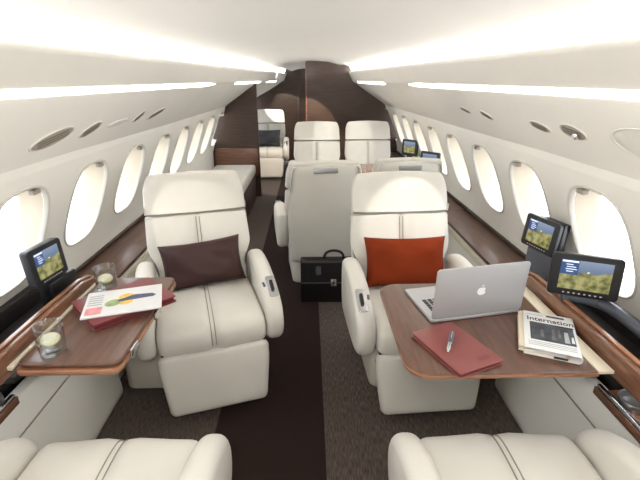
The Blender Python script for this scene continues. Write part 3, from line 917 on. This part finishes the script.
# folded on the right wall ledge
t, c = monitor('black monitor parked against the right wall, behind the swung-out one', (1.055, 1.80, .835), R(-76), -6, w=.20, h=.150)
obj('back_box', bx(-.05, .10, .014, .05, -.06, .075, .008), black_plastic, c)
obj('cradle', bx(-.06, .11, -.01, .035, -.235, -.078, .008), grey_plastic, t)
# left
t, c = monitor('black monitor above the left table recess, beside the left window', (-1.045, 1.572, .82), R(82), -4, w=.18, h=.150, d=.034, case=case_dark)
obj('front_bezel', sweep(rrect(.176, .146, .012, 5), -.0176, -.0171, .0001, lambda p, q, a: (p, a, q), steps=1), black_plastic, c)
for ch in c.children:
    if ch.name.startswith('screen'): ch.location.y -= .0012
obj('cradle', bx(-.03, .12, -.03, .02, -.225, -.077, .008), black_plastic, t)
obj('bracket', bx(-.05, -.02, -.012, .012, -.225, -.072, .003), black_plastic, t)
# rear conference monitors
t, c = monitor('small black monitor on the right ledge by the rear seats, farther one', (1.09, 4.62, .80), R(-50), 0, w=.2, h=.17, near=False)
obj('stand', bx(-.03, .03, -.01, .02, -.259, -.08, .006), black_plastic, t)
t, c = monitor('small black monitor on the right ledge by the rear seats, nearer one', (1.08, 3.78, .815), R(-48), 0, w=.2, h=.15, near=False)
obj('stand', bx(-.03, .03, -.01, .02, -.274, -.07, .006), black_plastic, t)
# small plant on the ledge
t = thing('potted_plant', 'small bright green plant on the right ledge between the rear monitors', 'plant', (1.11, 4.36, .541))
obj('pot', lathe([(0, 0), (.026, 0), (.034, .11), (.030, .11), (0, .104)], 18), panel_cream, t)
bm = bmesh.new()
for k in range(14):
    a = k*2.4; r = .02+.022*(k % 3)/2; x, y = r*math.cos(a), r*math.sin(a); zz = .135+.018*(k % 4)
    lathe([(0, -.02), (.014, -.008), (.016, 0), (.010, .014), (0, .02)], 8, bm, (x, y, zz))
obj('foliage', bm, leaf_green, t)

# ------------------------------------------------------------------ briefcase
t = thing('briefcase', 'black leather briefcase standing on the aisle floor behind the turned seat', 'bag', (.12, 2.755, .0056), (0, 0, R(0)))
W = .37
bp = spline([(-.06, .012), (-.052, .0), (.052, .0), (.06, .012), (.056, .15), (.035, .29), (.02, .302), (-.02, .302), (-.035, .29), (-.056, .15)], 3)
body = obj('body', sweep(bp, -W/2, W/2, .012, lambda p, q, a: (a, p, q)), bag_black, t)
fp = [(-.066, .165), (-.0625, .16), (-.0425, .29), (-.026, .309), (.02, .309), (.02, .3055), (-.026, .3055), (-.038, .2925), (-.058, .165)]
obj('flap', sweep([(-.0665, .15), (-.060, .15), (-.039, .292), (-.024, .3045), (.03, .3045), (.03, .311), (-.026, .311), (-.046, .296)], -W/2+.004, W/2-.004, .002, lambda p, q, a: (a, p, q), steps=1), bag_black, t)
obj('clasp', slab(.042, .052, 0, .006, .006, .002), chrome, t, loc=(.045, -.0675, .155), rot=(R(82), 0, 0))
obj('flap_edge', bx(-W/2+.006, W/2-.006, -.0705, -.0655, .148, .156, .001), grey_plastic, t)
obj('clasp_button', lathe([(0, 0), (.008, 0), (.008, .004), (0, .004)], 16), bag_black, t, loc=(.045, -.0735, .1555), rot=(R(82), 0, 0))
bm = bmesh.new(); tube(bm, [(.05+.068*math.cos(PI*k/12), 0, .308+.062*math.sin(PI*k/12)**.7) for k in range(13)], .009, 10); obj('handle', bm, bag_black, t)
obj('luggage_tag', slab(.036, .06, 0, .004, .006, .001), grey_plastic, t, loc=(-.06, -.062, .245), rot=(R(81), 0, 0))
bm = bmesh.new(); tube(bm, [(-.06, -.055, .27), (-.05, -.02, .316), (-.025, 0, .32)], .003, 6); obj('tag_strap', bm, bag_black, t)

# ------------------------------------------------------------------ overhead vents
def vent(sx, ya, yb, za, zb, hgt, label, closed=False, knob=False, pale=False):
    yc, zc = (ya+yb)/2, (za+zb)/2
    X = over_pt(yc, zc)
    p = Vector((sx*X, yc, zc))
    ty = Vector((sx*(over_pt(yb, zb)-over_pt(ya, za)), yb-ya, zb-za)); L = ty.length; ty.normalize()
    e = .02
    tz = Vector((sx*(over_pt(yc, zc+e)-over_pt(yc, zc-e)), 0, 2*e)).normalized()
    nrm = ty.cross(tz).normalized()
    if nrm.x*sx > 0: nrm = -nrm
    tz = nrm.cross(ty).normalized()
    M = Matrix((ty, tz, nrm)).transposed().to_4x4()
    t = thing('air_vent', label, 'air vent', p, M.to_euler(), 'oval air vents in the overhead panels')
    a, b2 = L/2, hgt/2
    def ring(r, z): return [(x*a*r, y*b2*r, z) for x, y in [(math.cos(2*PI*k/36), math.sin(2*PI*k/36)) for k in range(36)]]
    def loft(rs):
        bm = bmesh.new(); G = [[bm.verts.new(q) for q in r] for r in rs]
        for A, B in zip(G, G[1:]):
            for i in range(36): bm.faces.new((A[i], A[(i+1) % 36], B[(i+1) % 36], B[i]))
        bm.faces.new(G[0][::-1]); bm.faces.new(G[-1]); return bm
    obj('rim', loft([ring(1.0, -.004), ring(1.0, .003), ring(.97, .005), ring(.92, .004), ring(.90, .0015)]), vent_pale, t)
    obj('insert', loft([ring(.9, .0016), ring(.88, .004), ring(.6, .0046)]), vent_pale if (closed or pale) else vent_taupe, t)
    if not closed and not pale:
        bm = bmesh.new()
        for k in (-1, 0, 1): box(bm, -a*.66, a*.66, b2*(.36*k)-.0015, b2*(.36*k)+.0015, .0048, .0065)
        obj('slats', bm, vent_dark, t, smooth=False)
    if knob:
        k = obj('knob', lathe([(0, 0), (.012, 0), (.012, .01), (.009, .014), (0, .014)], 18), chrome, t, loc=(-a*.35, b2*.2, .0068))
    return t
vent(-1, 1.574, 1.861, 1.258, 1.305, .058, 'largest oval air vent, nearest in the left overhead panel')
vent(-1, 1.912, 2.089, 1.261, 1.308, .044, 'second oval air vent from the viewer in the left overhead panel')
vent(-1, 2.173, 2.393, 1.279, 1.291, .036, 'pale closed oval cover, third from the viewer in the left overhead panel', closed=True)
vent(-1, 2.458, 2.576, 1.275, 1.323, .036, 'small oval air vent just beyond the pale cover in the left overhead panel')
vent(-1, 2.669, 2.906, 1.272, 1.319, .042, 'farthest oval air vent in the left overhead panel')
vent(1, 1.519, 1.678, 1.301, 1.325, .05, 'oval air vent with a metal knob, in the right overhead panel', knob=True)
vent(1, 1.745, 1.899, 1.298, 1.322, .036, 'oval air vent just beyond the one with the knob, in the right overhead panel')
vent(1, 2.269, 2.407, 1.301, 1.331, .03, 'third oval air vent from the viewer in the right overhead panel')
vent(1, 2.543, 2.69, 1.311, 1.335, .026, 'farthest oval air vent in the right overhead panel')
vent(1, 1.0, 1.40, 1.30, 1.325, .10, 'large flush pale grey oval nearest in the right overhead panel', pale=True)  # flush pale oval, wider than the vents

# ------------------------------------------------------------------ light
w = bpy.data.worlds.new('World'); S.world = w; w.use_nodes = True
bg = w.node_tree.nodes['Background']; bg.inputs[0].default_value = (.93, .97, 1.0, 1); bg.inputs[1].default_value = 6.0
for sx in (-1, 1):
    for yc in WIN_S[sx]:
        if yc > 8 : continue
        l = bpy.data.lights.new('window_portal', 'AREA'); l.shape = 'RECTANGLE'; l.size = HW*2.1; l.size_y = HH*2.1
        l.cycles.is_portal = True
        o = bpy.data.objects.new('window_portal', l); COL.objects.link(o)
        o.location = (sx*(wall_x(WC, yc)+.16), yc, WC); o.rotation_euler = (0, R(90)*sx, 0)
# tubes in the cove troughs, aimed across the ceiling
for sx in (-1, 1):
    ya, yb = Y0+.1, 5.9
    A = Vector((sx*(over_prof(ya)[0][0]+.06), ya, over_prof(ya)[0][1]+.016)); B_ = Vector((sx*(over_prof(yb)[0][0]+.06), yb, over_prof(yb)[0][1]+.016))
    l = bpy.data.lights.new('cove_tube', 'AREA'); l.shape = 'RECTANGLE'; l.size = (B_-A).length; l.size_y = .02; l.energy = COVE; l.color = (1, .97, .92)
    o = bpy.data.objects.new('cove_tube', l); COL.objects.link(o)
    xa = (B_-A).normalized(); d = Vector((-sx*.93, 0, .36)); d = (d-xa*d.dot(xa)).normalized()
    za = -d; yv = za.cross(xa)
    o.matrix_world = Matrix.Translation((A+B_)/2) @ Matrix((xa, yv, za)).transposed().to_4x4()
def add_fill(p, target, power, size):  # added fill light without a fixture, brightens seats and side panels
    l = bpy.data.lights.new('fill_lamp', 'AREA'); l.shape = 'DISK'; l.size = size; l.energy = power; l.color = (1, .98, .95)
    o = bpy.data.objects.new('fill_lamp', l); COL.objects.link(o); o.location = p
    o.rotation_euler = (Vector(target)-Vector(p)).to_track_quat('-Z', 'Y').to_euler()
add_fill((0, .05, 1.70), (0, 1.6, .2), 11, .35)  # unseen fill above the camera
def spot(name, p, target, power, deg, blend=.15, r=.012, col=(1, .95, .88)):
    l = bpy.data.lights.new(name, 'SPOT'); l.energy = power; l.spot_size = R(deg); l.spot_blend = blend; l.shadow_soft_size = r; l.color = col
    o = bpy.data.objects.new(name, l); COL.objects.link(o); o.location = p
    o.rotation_euler = (Vector(target)-Vector(p)).to_track_quat('-Z', 'Y').to_euler()

spot('reading_light', (.86, 1.45, 1.47), (.53, 2.27, .74), 24, 24, .08)
spot('reading_light', (-.86, 1.45, 1.47), (-.62, 2.25, .76), 14, 26, .25)
spot('ceiling_spot', (.0, 5.25, 1.69), (-.06, 6.0, .62), 120, 50, .06, col=(1, .86, .70))
spot('ceiling_spot', (.40, 4.3, 1.68), (.40, 5.2, .85), 22, 34, .15)
spot('ceiling_spot', (-.45, 6.9, 1.6), (-.45, 8.1, .62), 70, 48, .06, col=(1, .86, .70))

# ------------------------------------------------------------------ camera
cam = bpy.data.cameras.new('Camera'); cam.sensor_width = 36; cam.lens = 36*427/640; cam.clip_start = .02
co = bpy.data.objects.new('Camera', cam); COL.objects.link(co); S.camera = co
p, psi = math.atan(162/427), math.atan(12/427*math.cos(math.atan(162/427)))
co.location = (0, 0, 1.5); co.rotation_euler = (PI/2-p, 0, -psi)

S.view_settings.view_transform = 'Standard'; S.view_settings.look = 'None'
S.view_settings.exposure = -0.1; S.view_settings.gamma = 1.0
S.view_settings.use_curve_mapping = False
